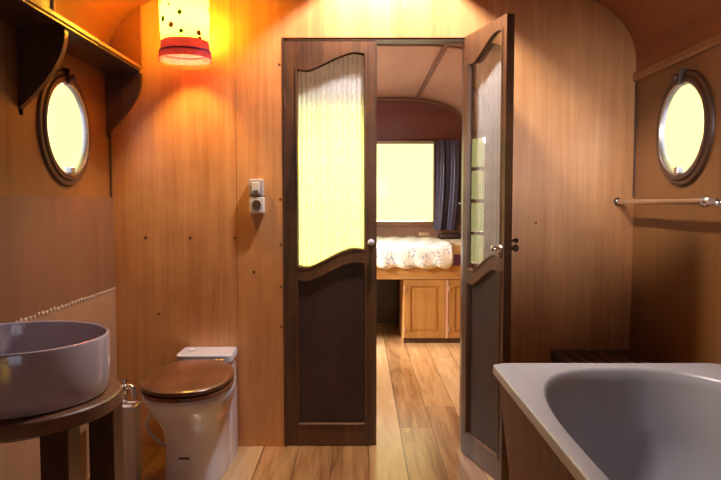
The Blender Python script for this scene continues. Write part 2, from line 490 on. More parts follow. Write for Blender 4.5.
# cornice mouldings
for nm, X, s, lb in (('trim_5', XR, -1, 'light brown moulding along the top of the right wall'),):
    bm = bmesh.new()
    pr = [(0, 1.70), (.012, 1.702), (.018, 1.712), (.018, 1.735), (.012, 1.745), (-.02, 1.75), (-.02, 1.70)]
    ya = Y0; yb = D
    loft(bm, [[(X + s * a, ya, z) for a, z in pr], [(X + s * a, yb, z) for a, z in pr]])
    struct(link_mesh(nm, bm, M['trimwood']), lb, 'moulding')
# corner fillets
for nm, xa, xb, lb in (('trim_7', XR - .006, XR, 'thin dark joint strip in the right corner'), ('trim_8', XL, XL + .008, 'thin dark joint strip in the left corner above the lining board')):
    bm = bx(xa, xb, D - .01, D, 1.17, 1.70)
    struct(link_mesh(nm, bm, M['dark']), lb, 'joint strip')
# filler board above the shelf, under the roof curve
zs = [p for p in prof if p[0] < -1.0]
poly = [(-1.006, 1.757)] + [(-1.006, 2.075)] + [(x, z - .004) for x, z in zs if x < -1.01 and z > 1.76] + [(XL + .004, 1.757)]
bm = bmesh.new(); plate(bm, poly, [], lambda u, v, t: (u, t, v), D - .02, D - .001)
struct(link_mesh('trim_9', bm, M['ceiling']), 'dark filler board in the upper left corner above the shelf', 'panelling')

# roof battens in the back room
bm = bx(.60, .635, D + .04, Y1 - .01, 2.222, 2.238)
def zroof(x):
    ps = sorted(prof)
    for a, b in zip(ps, ps[1:]):
        if a[0] <= x <= b[0]: return a[1] + (b[1] - a[1]) * (x - a[0]) / (b[0] - a[0])
    return ZW
bm = bmesh.new()
for xa in (.57,):
    box(bm, xa, xa + .035, D + .04, Y1 - .005, zroof(xa) - .028, zroof(xa) - .012)
struct(link_mesh('trim_10', bm, M['wall_brown']), 'grey brown batten running lengthwise along the back room ceiling', 'batten')
def rib(y, w, d, name, mat, lb):
    bm = bmesh.new()
    ins = [(XC + (x - XC) * .985, z - d) for x, z in prof]
    rings = []
    for (x, z), (xi, zi) in zip(prof, ins):
        rings.append([(x, y, z - .012), (x, y + w, z - .012), (xi, y + w, zi - .012), (xi, y, zi - .012)])
    loft(bm, rings)
    struct(link_mesh(name, bm, mat), lb, 'roof rib')
rib(4.55, .03, .012, 'trim_11', M['wall_brown'], 'thin curved rib across the back room ceiling')
rib(Y1 - .03, .025, .02, 'trim_12', M['wall_brown'], 'thin curved rib where ceiling meets far wall')

# ------------------------------------------------------------------ portholes
def porthole(name, X, s, label):
    # s: +1 room lies towards +X
    o = empty(name, (X, PY, PZ)); struct(o, label, 'porthole window')
    T = Matrix.Rotation(s * PI / 2, 4, 'Y')       # local z -> into the room
    b = bmesh.new()
    lathe(b, [(.180, -.002), (.180, .014), (.186, .020), (.200, .020), (.206, .012), (.212, .014), (.222, .011), (.226, .004), (.226, -.002)], mat4=T, cap0=False, cap1=False, n=64)
    link_mesh('wooden_ring', b, M['ring'], o, True)
    b = bmesh.new()
    lathe(b, [(.185, -.004), (.185, .014), (.182, .018), (.176, .016), (.173, .008), (.173, -.004)], mat4=T, cap0=False, cap1=False, n=64)
    link_mesh('metal_rim', b, M['steel'], o, True)
    b = bmesh.new(); lathe(b, [(.174, .000), (.174, .003)], mat4=T, n=64)
    link_mesh('pane', b, M['glass'], o, False)
    b = bmesh.new(); box(b, -.008 if s > 0 else -.03, .03 if s > 0 else .008, -.012, .012, .172, .235, bev=.003)
    lathe(b, [(.010, .0), (.014, .012), (.010, .022)], mat4=Matrix.Translation((s * .028, 0, .2)) @ T, n=16)
    link_mesh('latch', b, M['dark'], o)
    b = bmesh.new(); box(b, s * .005 if s > 0 else -.03, .03 if s > 0 else -.005, -.014, .014, -.176, -.150, bev=.003)
    link_mesh('catch', b, M['steel'], o)
    return o
porthole('window_1', XL, 1, 'round porthole with dark wooden ring on the left wall under the shelf')
porthole('window_2', XR, -1, 'round porthole with dark wooden ring on the right wall above the towel rail')

# back room far window
w = empty('window_3', (0, Y1, 0)); struct(w, 'wide bright window in the far wall above the bed', 'window')
b = bmesh.new()
plate(b, [(WX0 - .03, WZ0 - .03), (WX1 + .012, WZ0 - .03), (WX1 + .012, WZ1 + .025), (WX0 - .03, WZ1 + .025)], [[(WX0 + .01, WZ0 + .01), (WX1 - .006, WZ0 + .01), (WX1 - .006, WZ1 - .004), (WX0 + .01, WZ1 - .004)]], lambda u, v, t: (u, t, v), -.012, .055)
link_mesh('window_frame', b, M['wall_brown'], w)
b = bx(WX0 - .05, WX1 + .01, -.04, 0, WZ0 - .055, WZ0 - .03, bev=.004); link_mesh('window_sill', b, M['wall_brown'], w)
b = bx(WX0 + .01, WX1 - .006, .03, .034, WZ0 + .01, WZ1 - .004); link_mesh('pane', b, M['glass_far'], w)
b = bmesh.new(); tube(b, [(WX0 - .02, -.03, WZ1 + .012), (WX1 + .005, -.03, WZ1 + .012)], .011, 12)
link_mesh('blind_roll', b, M['caulk'], w, True)
# back room side window, glazing bars
w = empty('window_4', (XL, 0, 0)); struct(w, 'side window with glazing bars in the back room, mirrored in the open door', 'window')
b = bmesh.new(); y0, y1, z0, z1 = LW
n = 4; hs = []
gap = .028; hh = (z1 - z0 - .06 - gap * (n - 1)) / n
for i in range(n):
    a = z0 + .03 + i * (hh + gap)
    for (ya, yb) in ((y0 + .03, (y0 + y1) / 2 - .014), ((y0 + y1) / 2 + .014, y1 - .03)):
        hs.append([(ya, a), (yb, a), (yb, a + hh), (ya, a + hh)])
plate(b, [(y0 - .03, z0 - .03), (y1 + .03, z0 - .03), (y1 + .03, z1 + .03), (y0 - .03, z1 + .03)], hs, lambda u, v, t: (t, u, v), -.03, .012)
link_mesh('window_frame', b, M['wall_brown'], w)
b = bx(-.02, -.017, y0 + .02, y1 - .02, z0 + .02, z1 - .02); link_mesh('pane', b, M['glass'], w)
# frame of the added near window, unseen, in front of the fill lamp
w = empty('window_6_added', (0, Y0, 0)); struct(w, 'unseen window added in the bathroom end wall for the fill lamp', 'window')
b = bmesh.new()
mx = (NX0 + NX1) / 2
plate(b, [(NX0 - .03, NZ0 - .03), (NX1 + .03, NZ0 - .03), (NX1 + .03, NZ1 + .03), (NX0 - .03, NZ1 + .03)], [[(NX0 + .02, NZ0 + .02), (mx - .012, NZ0 + .02), (mx - .012, NZ1 - .02), (NX0 + .02, NZ1 - .02)], [(mx + .012, NZ0 + .02), (NX1 - .02, NZ0 + .02), (NX1 - .02, NZ1 - .02), (mx + .012, NZ1 - .02)]], lambda u, v, t: (u, t, v), -.03, .015)
link_mesh('window_frame', b, M['dark'], w)

# ------------------------------------------------------------------ double door
def smooth_s(t):
    t = min(1, max(0, (t - .12) / .70)); return t * t * (3 - 2 * t)
def scurve(u0, u1, za, zb, n=18):
    out = []
    for i in range(n + 1):
        t = i / n; bul = -.006 * math.sin(PI * min(1, t / .3)) if t < .3 else 0
        dome = .006 * math.sin(PI * (t - .7) / .3) if t > .7 else 0
        out.append((u0 + (u1 - u0) * t, za + (zb - za) * smooth_s(t) + bul + dome))
    return out

def door_leaf(name, W, mirror, stile0=.052, stile1=.052):
    """local: u from the hinge, y 0 = bathroom face, thickness to +y"""
    T = .034
    g = (lambda u: -u) if mirror else (lambda u: u)
    o = empty(name)
    u0, u1 = stile0, W - stile1
    H = 1.888; B = .004
    top = scurve(u0, u1, 1.764, 1.836); bot = scurve(u0, u1, .842, .920)
    pt = scurve(u0, u1, .785, .862)
    gl_hole = bot + list(reversed(top))
    pn_hole = [(u0, .085), (u1, .085)] + list(reversed(pt))
    b = bmesh.new()
    plate(b, [(0, B), (W, B), (W, H), (0, H)], [gl_hole, pn_hole], lambda u, v, t: (g(u), t, v), 0, T)
    link_mesh('frame', b, M['door'], o)
    # panel: field with raised centre
    b = bmesh.new()
    plate(b, pn_hole, [], lambda u, v, t: (g(u), t, v), T * .32, T * .68)
    link_mesh('lower_panel', b, M['door_panel'], o)
    # mouldings round both openings, both faces
    def inset(lp, d, cx, cy, hx, hy):
        return [(cx + (x - cx) * (1 - d / hx), cy + (z - cy) * (1 - d / hy)) for x, z in lp]
    for hole, nm in ((gl_hole, 'glazing_bead'), (pn_hole, 'panel_moulding')):
        xs = [p[0] for p in hole]; zz = [p[1] for p in hole]
        cx, cy = (min(xs) + max(xs)) / 2, (min(zz) + max(zz)) / 2; hx, hy = (max(xs) - min(xs)) / 2, (max(zz) - min(zz)) / 2
        b = bmesh.new()
        for (ya, yb, yc) in ((-.003, .004, T * .33), (T + .003, T - .004, T * .67)):
            r0 = [(g(u), ya if True else 0, v) for u, v in inset(hole, -.004, cx, cy, hx, hy)]
            r1 = [(g(u), ya, v) for u, v in inset(hole, .004, cx, cy, hx, hy)]
            r2 = [(g(u), (ya + yc) / 2, v) for u, v in inset(hole, .007, cx, cy, hx, hy)]
            r3 = [(g(u), yc, v) for u, v in inset(hole, .009, cx, cy, hx, hy)]
            r00 = [(g(u), yb, v) for u, v in inset(hole, -.005, cx, cy, hx, hy)]
            loft(b, [r00, r0, r1, r2, r3], False, False)
        link_mesh(nm, b, M['door'], o)
    # glass
    b = bmesh.new()
    plate(b, [(p[0], p[1]) for p in gl_hole], [], lambda u, v, t: (g(u), t, v), T * (.74 if mirror else .5) - .0015, T * (.74 if mirror else .5) + .0015)
    link_mesh('pane', b, M['glass_open'] if mirror else M['glass_door'], o)
    # gathered lace curtain hung on the bathroom-side or room-side face
    b = bmesh.new(); rows = []
    zb_, zt_ = .80, 1.85
    nU = 120
    ycur = T + .012 if not mirror else -.012
    for j in range(14):
        z = zb_ + (zt_ - zb_) * j / 13; row = []
        for i in range(nU + 1):
            t = i / nU; u = u0 - .012 + (u1 - u0 + .024) * t
            row.append(b.verts.new((g(u), ycur + .0016 * math.sin(t * 2 * PI * 15 + .6 * math.sin(j * .5)) + .001 * math.sin(t * 47), z)))
        rows.append(row)
    for r0, r1 in zip(rows, rows[1:]):
        for i in range(nU): b.faces.new([r0[i], r0[i + 1], r1[i + 1], r1[i]])
    link_mesh('lace_curtain', b, M['lace'], o, True)
    # knobs
    for sy, yy in ((-1, 0), (1, T)):
        b = bmesh.new()
        m4 = Matrix.Translation((g(W - .026), yy, .958)) @ Matrix.Rotation(PI / 2 if sy < 0 else -PI / 2, 4, 'X')
        lathe(b, [(.016, 0), (.016, .003), (.007, .006), (.006, .018), (.012, .024), (.0155, .032), (.013, .039), (.005, .043)], n=20, mat4=m4)
        link_mesh('door_knob', b, M['screw'] if (mirror and sy < 0) else (M['chrome'] if mirror else M['ceramic']), o, True)
    for z in (.25, 1.62):
        b = bmesh.new(); lathe(b, [(.006, z - .04), (.006, z + .04)], g(-.002), -.004, 12)
        link_mesh('hinge', b, M['screw'], o, True)
    return o
d1 = door_leaf('door_1', .427, False)
d1.location = (-.351, D + .006, 0)
struct(d1, 'closed left leaf of the dark double door with lit glass and lace curtain', 'door leaf')
d2 = door_leaf('door_2', .388, True, .045, .034)
ang = math.radians(-73.9) - PI
d2.location = (.502, 2.986, 0); d2.rotation_euler = (0, 0, ang)
struct(d2, 'open right leaf of the dark double door with grey lace curtain', 'door leaf')
# small bolt on the open leaf's edge
b = bmesh.new(); box(b, -.388 - .012, -.388 + .004, .006, .028, .93, .945, bev=.002)
lathe(b, [(.006, 0), (.006, .02), (.011, .024), (.008, .034)], n=14, mat4=Matrix.Translation((-.372, -.001, .99)) @ Matrix.Rotation(PI / 2, 4, 'X'))
link_mesh('bolt', b, M['screw'], d2)

# ------------------------------------------------------------------ left shelf with brackets
sh = empty('wall_shelf', (XL, 1.9, 1.731)); thing(sh, 'long dark wooden wall shelf on curved brackets above the left porthole', 'shelf')
SX = -.992
def P(o, p): return (p[0] - o.location.x, p[1] - o.location.y, p[2] - o.location.z)
bm = bmesh.new()
c = .05
poly = [(XL + .001, -.2), (SX, -.2), (SX, 2.945), (SX - .010, 2.985), (SX - .030, 3.02), (SX - .05, D - .002), (XL + .001, D - .002)]
plate(bm, poly, [], lambda u, v, t: P(sh, (u, v, t)), 1.734, 1.756)
link_mesh('shelf_board', bm, M['dark_y'], sh)
bm = bmesh.new()
plate(bm, [(SX, -.2), (SX + .006, -.2), (SX + .006, 2.945), (SX - .004, 2.988), (SX - .025, 3.025), (SX - .042, D - .001), (SX - .05, D - .002), (SX - .030, 3.02), (SX - .010, 2.985), (SX, 2.945)], [], lambda u, v, t: P(sh, (u, v, t)), 1.744, 1.7575)
link_mesh('front_lipping', bm, M['edge'], sh)
def bracket(y):
    h = .29; dpt = SX - XL - .01
    pts = [(0, 0), (dpt, 0), (dpt, -.02)]
    for i in range(1, 13):
        t = i / 12
        pts.append((dpt * (1 - t ** 1.7) + .0, -.02 - (h - .04) * (t ** .95)))
    pts.append((0, -h))
    b = bmesh.new()
    pts = [p for k, p in enumerate(pts) if k == 0 or (abs(p[0] - pts[k - 1][0]) + abs(p[1] - pts[k - 1][1])) > 1e-4]
    plate(b, pts, [], lambda u, v, t: P(sh, (XL + .012 * 0 + .001 + u, t, 1.734 + v)), y, y + .028)
    link_mesh('bracket', b, M['dark'], sh)
for y in (.6, 1.42, 2.235, D - .04): bracket(y)

# open-fronted wall cupboard standing on the shelf
cb = empty('wall_cupboard', (-1.08, 1.4, 1.757)); thing(cb, 'dark cupboard with a pale front edge standing on the left shelf', 'cupboard')
link_mesh('carcass', bx(*[a - cb.location.x for a in (XL + .03, -1.012)], -.75, .78, .0005, .24, bev=.003), M['cupboard'], cb)
link_mesh('edge_strip', bx(-1.012 - cb.location.x, -1.006 - cb.location.x, .772, .782, .0005, .24), M['cream'], cb)

# ------------------------------------------------------------------ lamp
LX, LY = -.760, 2.86
lp = empty('hanging_lamp', (LX, LY, 1.75)); thing(lp, 'glowing cream lampshade with dots and pink fringed hem in the upper left', 'lamp')
bm = bmesh.new()
lathe(bm, [(.094, .335), (.100, .30), (.105, .25), (.104, .16), (.100, .085)], n=64, cap0=False, cap1=False)
link_mesh('lamp_shade', bm, M['shade'], lp, True)
bm = bmesh.new()
for z, r in ((.292, .103),):
    pts = [(r * math.cos(2 * PI * i / 64), r * math.sin(2 * PI * i / 64), z + .006 * math.sin(i * 2 * PI / 64 * 2)) for i in range(65)]
    tube(bm, pts, .003, 6)
link_mesh('ribbon', bm, M['band'], lp, True)
bm = bmesh.new(); rings = []
for z, r in ((.088, .101), (.06, .103), (.046, .106), (.040, .109), (.030, .110), (.012, .111)):
    rings.append([(r * (1 + .012 * math.sin(i * 2 * PI / 96 * 24) * (z < .05)) * math.cos(2 * PI * i / 96), r * (1 + .012 * math.sin(i * 2 * PI / 96 * 24) * (z < .05)) * math.sin(2 * PI * i / 96), z) for i in range(96)])
loft(bm, rings, False, False)
link_mesh('hem_band', bm, M['band'], lp, True)
bm = bmesh.new(); pts = [(.1075 * math.cos(2 * PI * i / 64), .1075 * math.sin(2 * PI * i / 64), .044) for i in range(65)]
tube(bm, pts, .0028, 6); link_mesh('hem_cord', bm, M['purple'], lp, True)
bm = bmesh.new()
for i in range(90):
    a = 2 * PI * i / 90; r = .111; L = random.uniform(.012, .024)
    tube(bm, [(r * math.cos(a), r * math.sin(a), .014), (r * math.cos(a + .02), r * math.sin(a + .02), .014 - L)], .0011, 4)
link_mesh('fringe', bm, M['fringe'], lp)
bm = bmesh.new(); tube(bm, [(0, 0, .29), (0, 0, zroof(LX) - 1.75 - .016)], .004, 8)
lathe(bm, [(.016, .252), (.016, .285), (.008, .295)], n=16)
for a in (0, 2.1, 4.2): tube(bm, [(0, 0, .33), (.094 * math.cos(a), .094 * math.sin(a), .333)], .0015, 5)
link_mesh('cord', bm, M['black'], lp)
def glow(name, c, s):
    m, nt, b_ = new_mat(name); setp(b_, Base_Color=(*c, 1)); b_.inputs['Emission Color'].default_value = (*c, 1); b_.inputs['Emission Strength'].default_value = s
    return m
bm = bmesh.new(); lathe(bm, [(.004, .145), (.02, .153), (.032, .18), (.028, .21), (.014, .24), (.013, .25)], n=24)
link_mesh('bulb', bm, make_glass('bulb_glass', 1.3, (1, .97, .9), .1), lp, True)

# ------------------------------------------------------------------ switch and socket
sw = empty('light_switch', (-.483, D, 1.214)); thing(sw, 'cream surface light switch on the partition, above the socket', 'switch')
link_mesh('switch_box', bx(-.033, .033, -.036, 0, -.039, .039, bev=.006), M['plastic_grey'], sw)
link_mesh('rocker', bx(-.018, .018, -.042, -.035, -.026, .024, bev=.003), M['plastic'], sw)
link_mesh('slot', bx(-.012, .012, -.0435, -.0415, -.018, -.014), M['black'], sw)
so = empty('power_socket', (-.480, D, 1.132)); thing(so, 'white round-hole power socket on the partition, below the light switch', 'socket')
link_mesh('socket_box', bx(-.034, .034, -.036, 0, -.038, .038, bev=.006), M['plastic'], so)
b = bmesh.new(); lathe(b, [(.024, 0), (.024, .003), (.021, .004), (.019, -.001)], n=32, mat4=Matrix.Translation((0, -.036, .004)) @ Matrix.Rotation(PI / 2, 4, 'X'))
link_mesh('socket_rim', b, M['plastic_grey'], so, True)
b = bmesh.new(); lathe(b, [(.017, 0), (.017, .0045)], n=28, mat4=Matrix.Translation((0, -.036, .004)) @ Matrix.Rotation(PI / 2, 4, 'X'))
link_mesh('socket_well', b, M['ring'], so)

# ------------------------------------------------------------------ basin and its table
BX, BY = -.896, 1.672
tb = empty('round_table', (BX, BY, 0)); thing(tb, 'round dark wooden stand on square legs carrying the white basin', 'washstand')
b = bmesh.new(); lathe(b, [(.250, .602), (.256, .606), (.256, .638), (.252, .642)], n=72)
o = link_mesh('table_top', b, M['table'], tb, True)
# ring apron below
b = bmesh.new(); lathe(b, [(.16, .57), (.16, .602), (.14, .602), (.14, .57)], n=72, cap0=False, cap1=False)
R_ = b
bmesh.ops.remove_doubles(b, verts=b.verts, dist=1e-5)
link_mesh('apron', b, M['table'], tb, True)
legpos = [(.168, -.125, -38), (.202, .070, 18), (.023, .205, 0), (-.20, .10, 0)]
for (x, y, a) in legpos:
    b = bmesh.new(); box(b, -.034, .034, -.034, .034, 0, .602, bev=.003)
    bmesh.ops.transform(b, matrix=Matrix.Translation((x, y, 0)) @ Matrix.Rotation(math.radians(a if a > 90 else 0), 4, 'Z'), verts=b.verts)
    link_mesh('leg', b, M['dark'], tb)
ba = empty('wash_basin', (BX, BY, .642)); thing(ba, 'round white ceramic vessel basin on the dark wooden stand', 'basin')
b = bmesh.new()
R0 = .228
lathe(b, [(R0 - .016, .0005), (R0 - .007, .003), (R0 - .002, .010), (R0, .05), (R0 + .001, .148), (R0 - .001, .153), (R0 - .005, .1545), (R0 - .009, .152), (R0 - .011, .145), (R0 - .015, .06), (R0 - .04, .03), (R0 - .09, .018), (.03, .013), (.022, .012)], n=96)
link_mesh('bowl', b, M['basin'], ba, True)
b = bmesh.new(); lathe(b, [(.024, .0118), (.024, .0145), (.018, .016), (.010, .013)], n=24); link_mesh('drain', b, M['chrome'], ba, True)

# ------------------------------------------------------------------ toilet
TX = -.702
to = empty('toilet', (TX, 2.75, 0)); thing(to, 'white toilet with brown wooden lid against the partition', 'toilet')
def tl(p): return (p[0], p[1] - 2.75, p[2])
b = bmesh.new()
secs = [(0, .124, 2.555, 3.03, 2.8), (.012, .127, 2.55, 3.03, 2.8), (.05, .123, 2.555, 3.028, 2.8), (.15, .121, 2.55, 3.02, 2.7), (.22, .126, 2.53, 3.0, 2.6),
        (.28, .145, 2.475, 2.96, 2.4), (.33, .165, 2.425, 2.93, 2.3), (.37, .178, 2.40, 2.91, 2.25), (.392, .176, 2.40, 2.905, 2.2), (.400, .172, 2.405, 2.90, 2.2)]
rings = [[tl(p) for p in sup(0, (ya + yb) / 2, hx, (yb - ya) / 2, 64, e, z)] for z, hx, ya, yb, e in secs]
rings += [[tl(p) for p in sup(0, 2.63, .13, .19, 64, 2.2, .398)], [tl(p) for p in sup(0, 2.63, .10, .14, 64, 2.2, .33)], [tl(p) for p in sup(0, 2.66, .04, .05, 64, 2, .24)]]
loft(b, rings); link_mesh('bowl', b, M['ceramic'], to, True)
b = bmesh.new()
rings = [[tl((x, y, z)) for x, y, _ in sup(0, (ya + 3.034) / 2, hx, (3.034 - ya) / 2, 48, 7, 0)] for z, hx, ya in ((0, .128, 2.78), (.2, .125, 2.84), (.40, .120, 2.87), (.430, .118, 2.875))]
loft(b, rings); link_mesh('pedestal', b, M['ceramic'], to, True)
b = bmesh.new()
rings = [[tl((x, y, z)) for x, y, _ in sup(0, (ya + 3.036) / 2, hx, (3.036 - ya) / 2, 48, 9, 0)] for z, hx, ya in ((.430, .122, 2.872), (.433, .126, 2.866), (.459, .126, 2.866), (.465, .122, 2.872))]
loft(b, rings); link_mesh('tank_ledge', b, M['ceramic'], to, True)
b = bmesh.new(); lathe(b, [(.018, 0), (.018, .006), (.014, .008)], n=20, mat4=Matrix.Translation(tl((-.07, 2.95, .465))))
link_mesh('flush_button', b, M['plastic'], to, True)
tilt = Matrix.Translation(Vector((0, 2.855 - 2.75, .443))) @ Matrix.Rotation(math.radians(1.6), 4, 'X')
def egg(h, z, k=0):
    return [tilt @ Vector((p[0] * (1 - k / .185), (p[1]) * (1 - k / .24) + 0, z)) + Vector((0, 0, 0)) for p in [(q.x, q.y) for q in [Vector((v.x * (1 - .10 * max(0, -(v.y + .235)) / .235 * 0), v.y, 0)) for v in sup(0, -.235, .178, .228, 72, 2.25)]]]
b = bmesh.new(); loft(b, [egg(0, -.040, .006), egg(0, -.036, 0), egg(0, -.022, 0), egg(0, -.019, .004)])
link_mesh('seat', b, M['lid'], to, True)
b = bmesh.new(); loft(b, [egg(0, -.016, .004), egg(0, -.012, 0), egg(0, .001, 0), egg(0, .006, .004), egg(0, .008, .012)])
link_mesh('lid', b, M['lid'], to, True)
for s in (-1, 1):
    b = bmesh.new(); tube(b, [(s * .075 - .02, .118, .437), (s * .075 + .02, .118, .437)], .011, 14)
    link_mesh('seat_hinge', b, M['chrome'], to, True)
b = bmesh.new()
tube(b, spline([(-.150, -.02, .275), (-.185, -.03, .245), (-.207, -.03, .21), (-.203, -.03, .175), (-.18, -.02, .14), (-.15, -.01, .11), (-.118, 0, .085)], 8), .0075, 10)
link_mesh('water_hose', b, M['plastic'], to, True)
link_mesh('mark', bx(-.026, .018, -.2015, -.196, .116, .124), M['black'], to)
# water pipe box with valve left of the toilet
wb = empty('pipe_box', (-1.0, 2.66, 0)); thing(wb, 'white box over the pipes on the floor between washstand and toilet', 'pipe box')
link_mesh('box_body', bx(-.085, .078, -.05, .025, 0.0, .300, bev=.006), M['plastic'], wb)
link_mesh('box_top', bx(-.089, .082, -.054, .029, .300, .312, bev=.004), M['ceramic'], wb)
b = bmesh.new()
tube(b, [(.02, .0, .312), (.02, .0, .36)], .010, 12); lathe(b, [(.018, .355), (.02, .365), (.018, .385), (.01, .392)], .02, 0, 16)
tube(b, spline([(.02, .0, .37), (.045, -.01, .385), (.062, -.01, .37), (.066, -.01, .335)], 5), .011, 12)
lathe(b, [(.006, .39), (.006, .40), (.014, .404), (.012, .412)], .02, 0, 14)
link_mesh('valve', b, M['chrome'], wb, True)
# white waste pipe along the left wall
b = bmesh.new(); tube(b, spline([(-1.10, 1.9, .022), (-1.10, 2.3, .022), (-1.095, 2.5, .024), (-1.06, 2.58, .03), (-1.05, 2.6, .04)], 6), .022, 14)
wpipe = link_mesh('waste_pipe', b, M['plastic'], None, True)
thing(wpipe, 'white waste pipe on the floor along the left wall behind the washstand', 'pipe')

# ------------------------------------------------------------------ bath
TBX0, TBX1, TBY0, TBY1, TBZ = .463, XR - .002, .52, 2.262, .58
bt = empty('bathtub', ((TBX0 + TBX1) / 2, (TBY0 + TBY1) / 2, 0)); thing(bt, 'white built-in bathtub with vertical wooden side boards along the right wall', 'bathtub')
cx, cy = bt.location.x, bt.location.y; hx, hy = (TBX1 - TBX0) / 2, (TBY1 - TBY0) / 2
N = 128
def rrect(hx, hy, r, z):
    # arc-length even loop starting at angle 0
    out = []
    for i in range(N):
        a = 2 * PI * i / N; c, s = math.cos(a), math.sin(a)
        k = min(hx / abs(c) if abs(c) > 1e-9 else 1e9, hy / abs(s) if abs(s) > 1e-9 else 1e9)
        x, y = k * c, k * s
        ax, ay = hx - r, hy - r
        if abs(x) > ax and abs(y) > ay:
            d = Vector((abs(x) - ax, abs(y) - ay)); 
            if d.length > r: d = d.normalized() * r
            x = math.copysign(ax + d.x, x); y = math.copysign(ay + d.y, y)
        out.append((x, y, z))
    return out
def well(hx_, hy_, e, z, ox=0.0, oy=0.0):
    out = []
    for i in range(N):
        a = 2 * PI * i / N; c, s = math.cos(a), math.sin(a)
        # same direction as the outer loop
        den = (abs(c) / hx_) ** e + (abs(s) / hy_) ** e
        k = den ** (-1 / e)
        out.append((k * c + ox, k * s + oy, z))
    return out
b = bmesh.new()
e = 2.9
loft(b, [rrect(hx - .012, hy - .012, .02, TBZ - .034), rrect(hx - .001, hy - .001, .022, TBZ - .034), rrect(hx, hy, .022, TBZ - .028), rrect(hx, hy, .022, TBZ - .005), rrect(hx - .005, hy - .005, .02, TBZ),
         well(.364, .80, e, TBZ), well(.361, .795, e, TBZ - .002), well(.355, .789, e, TBZ - .010), well(.348, .775, e, TBZ - .04), well(.315, .74, e, TBZ - .2),
         well(.29, .69, e, TBZ - .34), well(.25, .62, 2.4, TBZ - .41), well(.18, .5, 2.2, TBZ - .425)], False, True)
link_mesh('bath_shell', b, M['tub'], bt, True)
b = bmesh.new(); lathe(b, [(.03, TBZ - .4255), (.03, TBZ - .421), (.02, TBZ - .419)], 0, -.35, 24); link_mesh('drain', b, M['chrome'], bt, True)
# leaning boarded side panel
b = bmesh.new(); y = TBY1 - .022; w_ = .036
xt, xb, zt, zb = TBX0 + .018, TBX0 + .085, TBZ - .036, .0
while y > TBY0:
    ya = max(TBY0 + .01, y - w_ + .0025)
    q = [(xt, ya, zt), (xt, y, zt), (xb, y, zb), (xb, ya, zb)]
    v = [b.verts.new((p[0] - cx, p[1] - cy, p[2])) for p in q] + [b.verts.new((p[0] + .014 - cx, p[1] - cy, p[2])) for p in q]
    for f in ((0, 1, 2, 3), (7, 6, 5, 4), (0, 4, 5, 1), (1, 5, 6, 2), (2, 6, 7, 3), (3, 7, 4, 0)): b.faces.new([v[i] for i in f])
    y -= w_
link_mesh('side_panel', b, M['tubpanel'], bt)
b = bmesh.new(); box(b, xt + .02 - cx, TBX1 - .01 - cx, TBY1 - .03 - cy, TBY1 - .018 - cy, 0.0, zt)
for v in b.verts:
    if v.co.z < .1 and v.co.x < 0: v.co.x += .066
link_mesh('end_panel', b, M['tubpanel'], bt)

# slatted rack behind the bath
rk = empty('slatted_rack', (1.07, 2.78, 0)); thing(rk, 'low dark slatted wooden rack behind the bath in the right corner', 'rack')
for i in range(6):
    x = -.155 + i * .062
    link_mesh('slat', bx(x - .024, x + .024, -.24, .235, .440, .456, bev=.003), M['slat'], rk)
for y in (-.2, .2): link_mesh('crossbar', bx(-.18, .18, y - .02, y + .02, .41, .4405), M['slat'], rk)
for x in (-.16, .16):
    for y in (-.2, .2): link_mesh('leg', bx(x - .018, x + .018, y - .018, y + .018, 0, .411), M['slat'], rk)

# ------------------------------------------------------------------ towel rail
tr = empty('towel_rail', (XR, 2.6, 1.148)); thing(tr, 'chrome towel rail below the right porthole', 'towel rail')
rx = -.075
b = bmesh.new(); tube(b, [(rx, .438, 0), (rx, -.36, 0)], .0125, 14); link_mesh('bar', b, M['chrome'], tr, True)
b = bmesh.new(); lathe(b, [(.004, -.02), (.011, -.01), (.013, 0), (.010, .012), (.012, .03), (.009, .04)], n=16, mat4=Matrix.Translation((rx, .39, 0)) @ Matrix.Rotation(-PI / 2, 4, 'X'))
link_mesh('finial', b, M['chrome'], tr, True)
for y in (-.34,):
    b = bmesh.new()
    m4 = Matrix.Translation((0, y, -.004)) @ Matrix.Rotation(-PI / 2, 4, 'Y')
    lathe(b, [(.034, 0), (.034, .005), (.027, .010), (.016, .014), (.011, .03), (.015, .04), (.010, .05), (.012, .062), (.017, .072), (.017, .084), (.010, .092)], n=24, mat4=m4)
    lathe(b, [(.013, -.03), (.017, -.022), (.013, -.012), (.016, 0), (.013, .012), (.017, .022), (.013, .03)], n=20, mat4=Matrix.Translation((rx, y, 0)) @ Matrix.Rotation(-PI / 2, 4, 'X'))
    link_mesh('bracket', b, M['chrome'], tr, True)

b = bmesh.new(); lathe(b, [(.020, 0), (.020, .004), (.013, .008), (.011, .02)], n=20, mat4=Matrix.Translation((rx, D - 2.6, 0)) @ Matrix.Rotation(PI / 2, 4, 'X'))
link_mesh('flange', b, M['chrome'], tr, True)

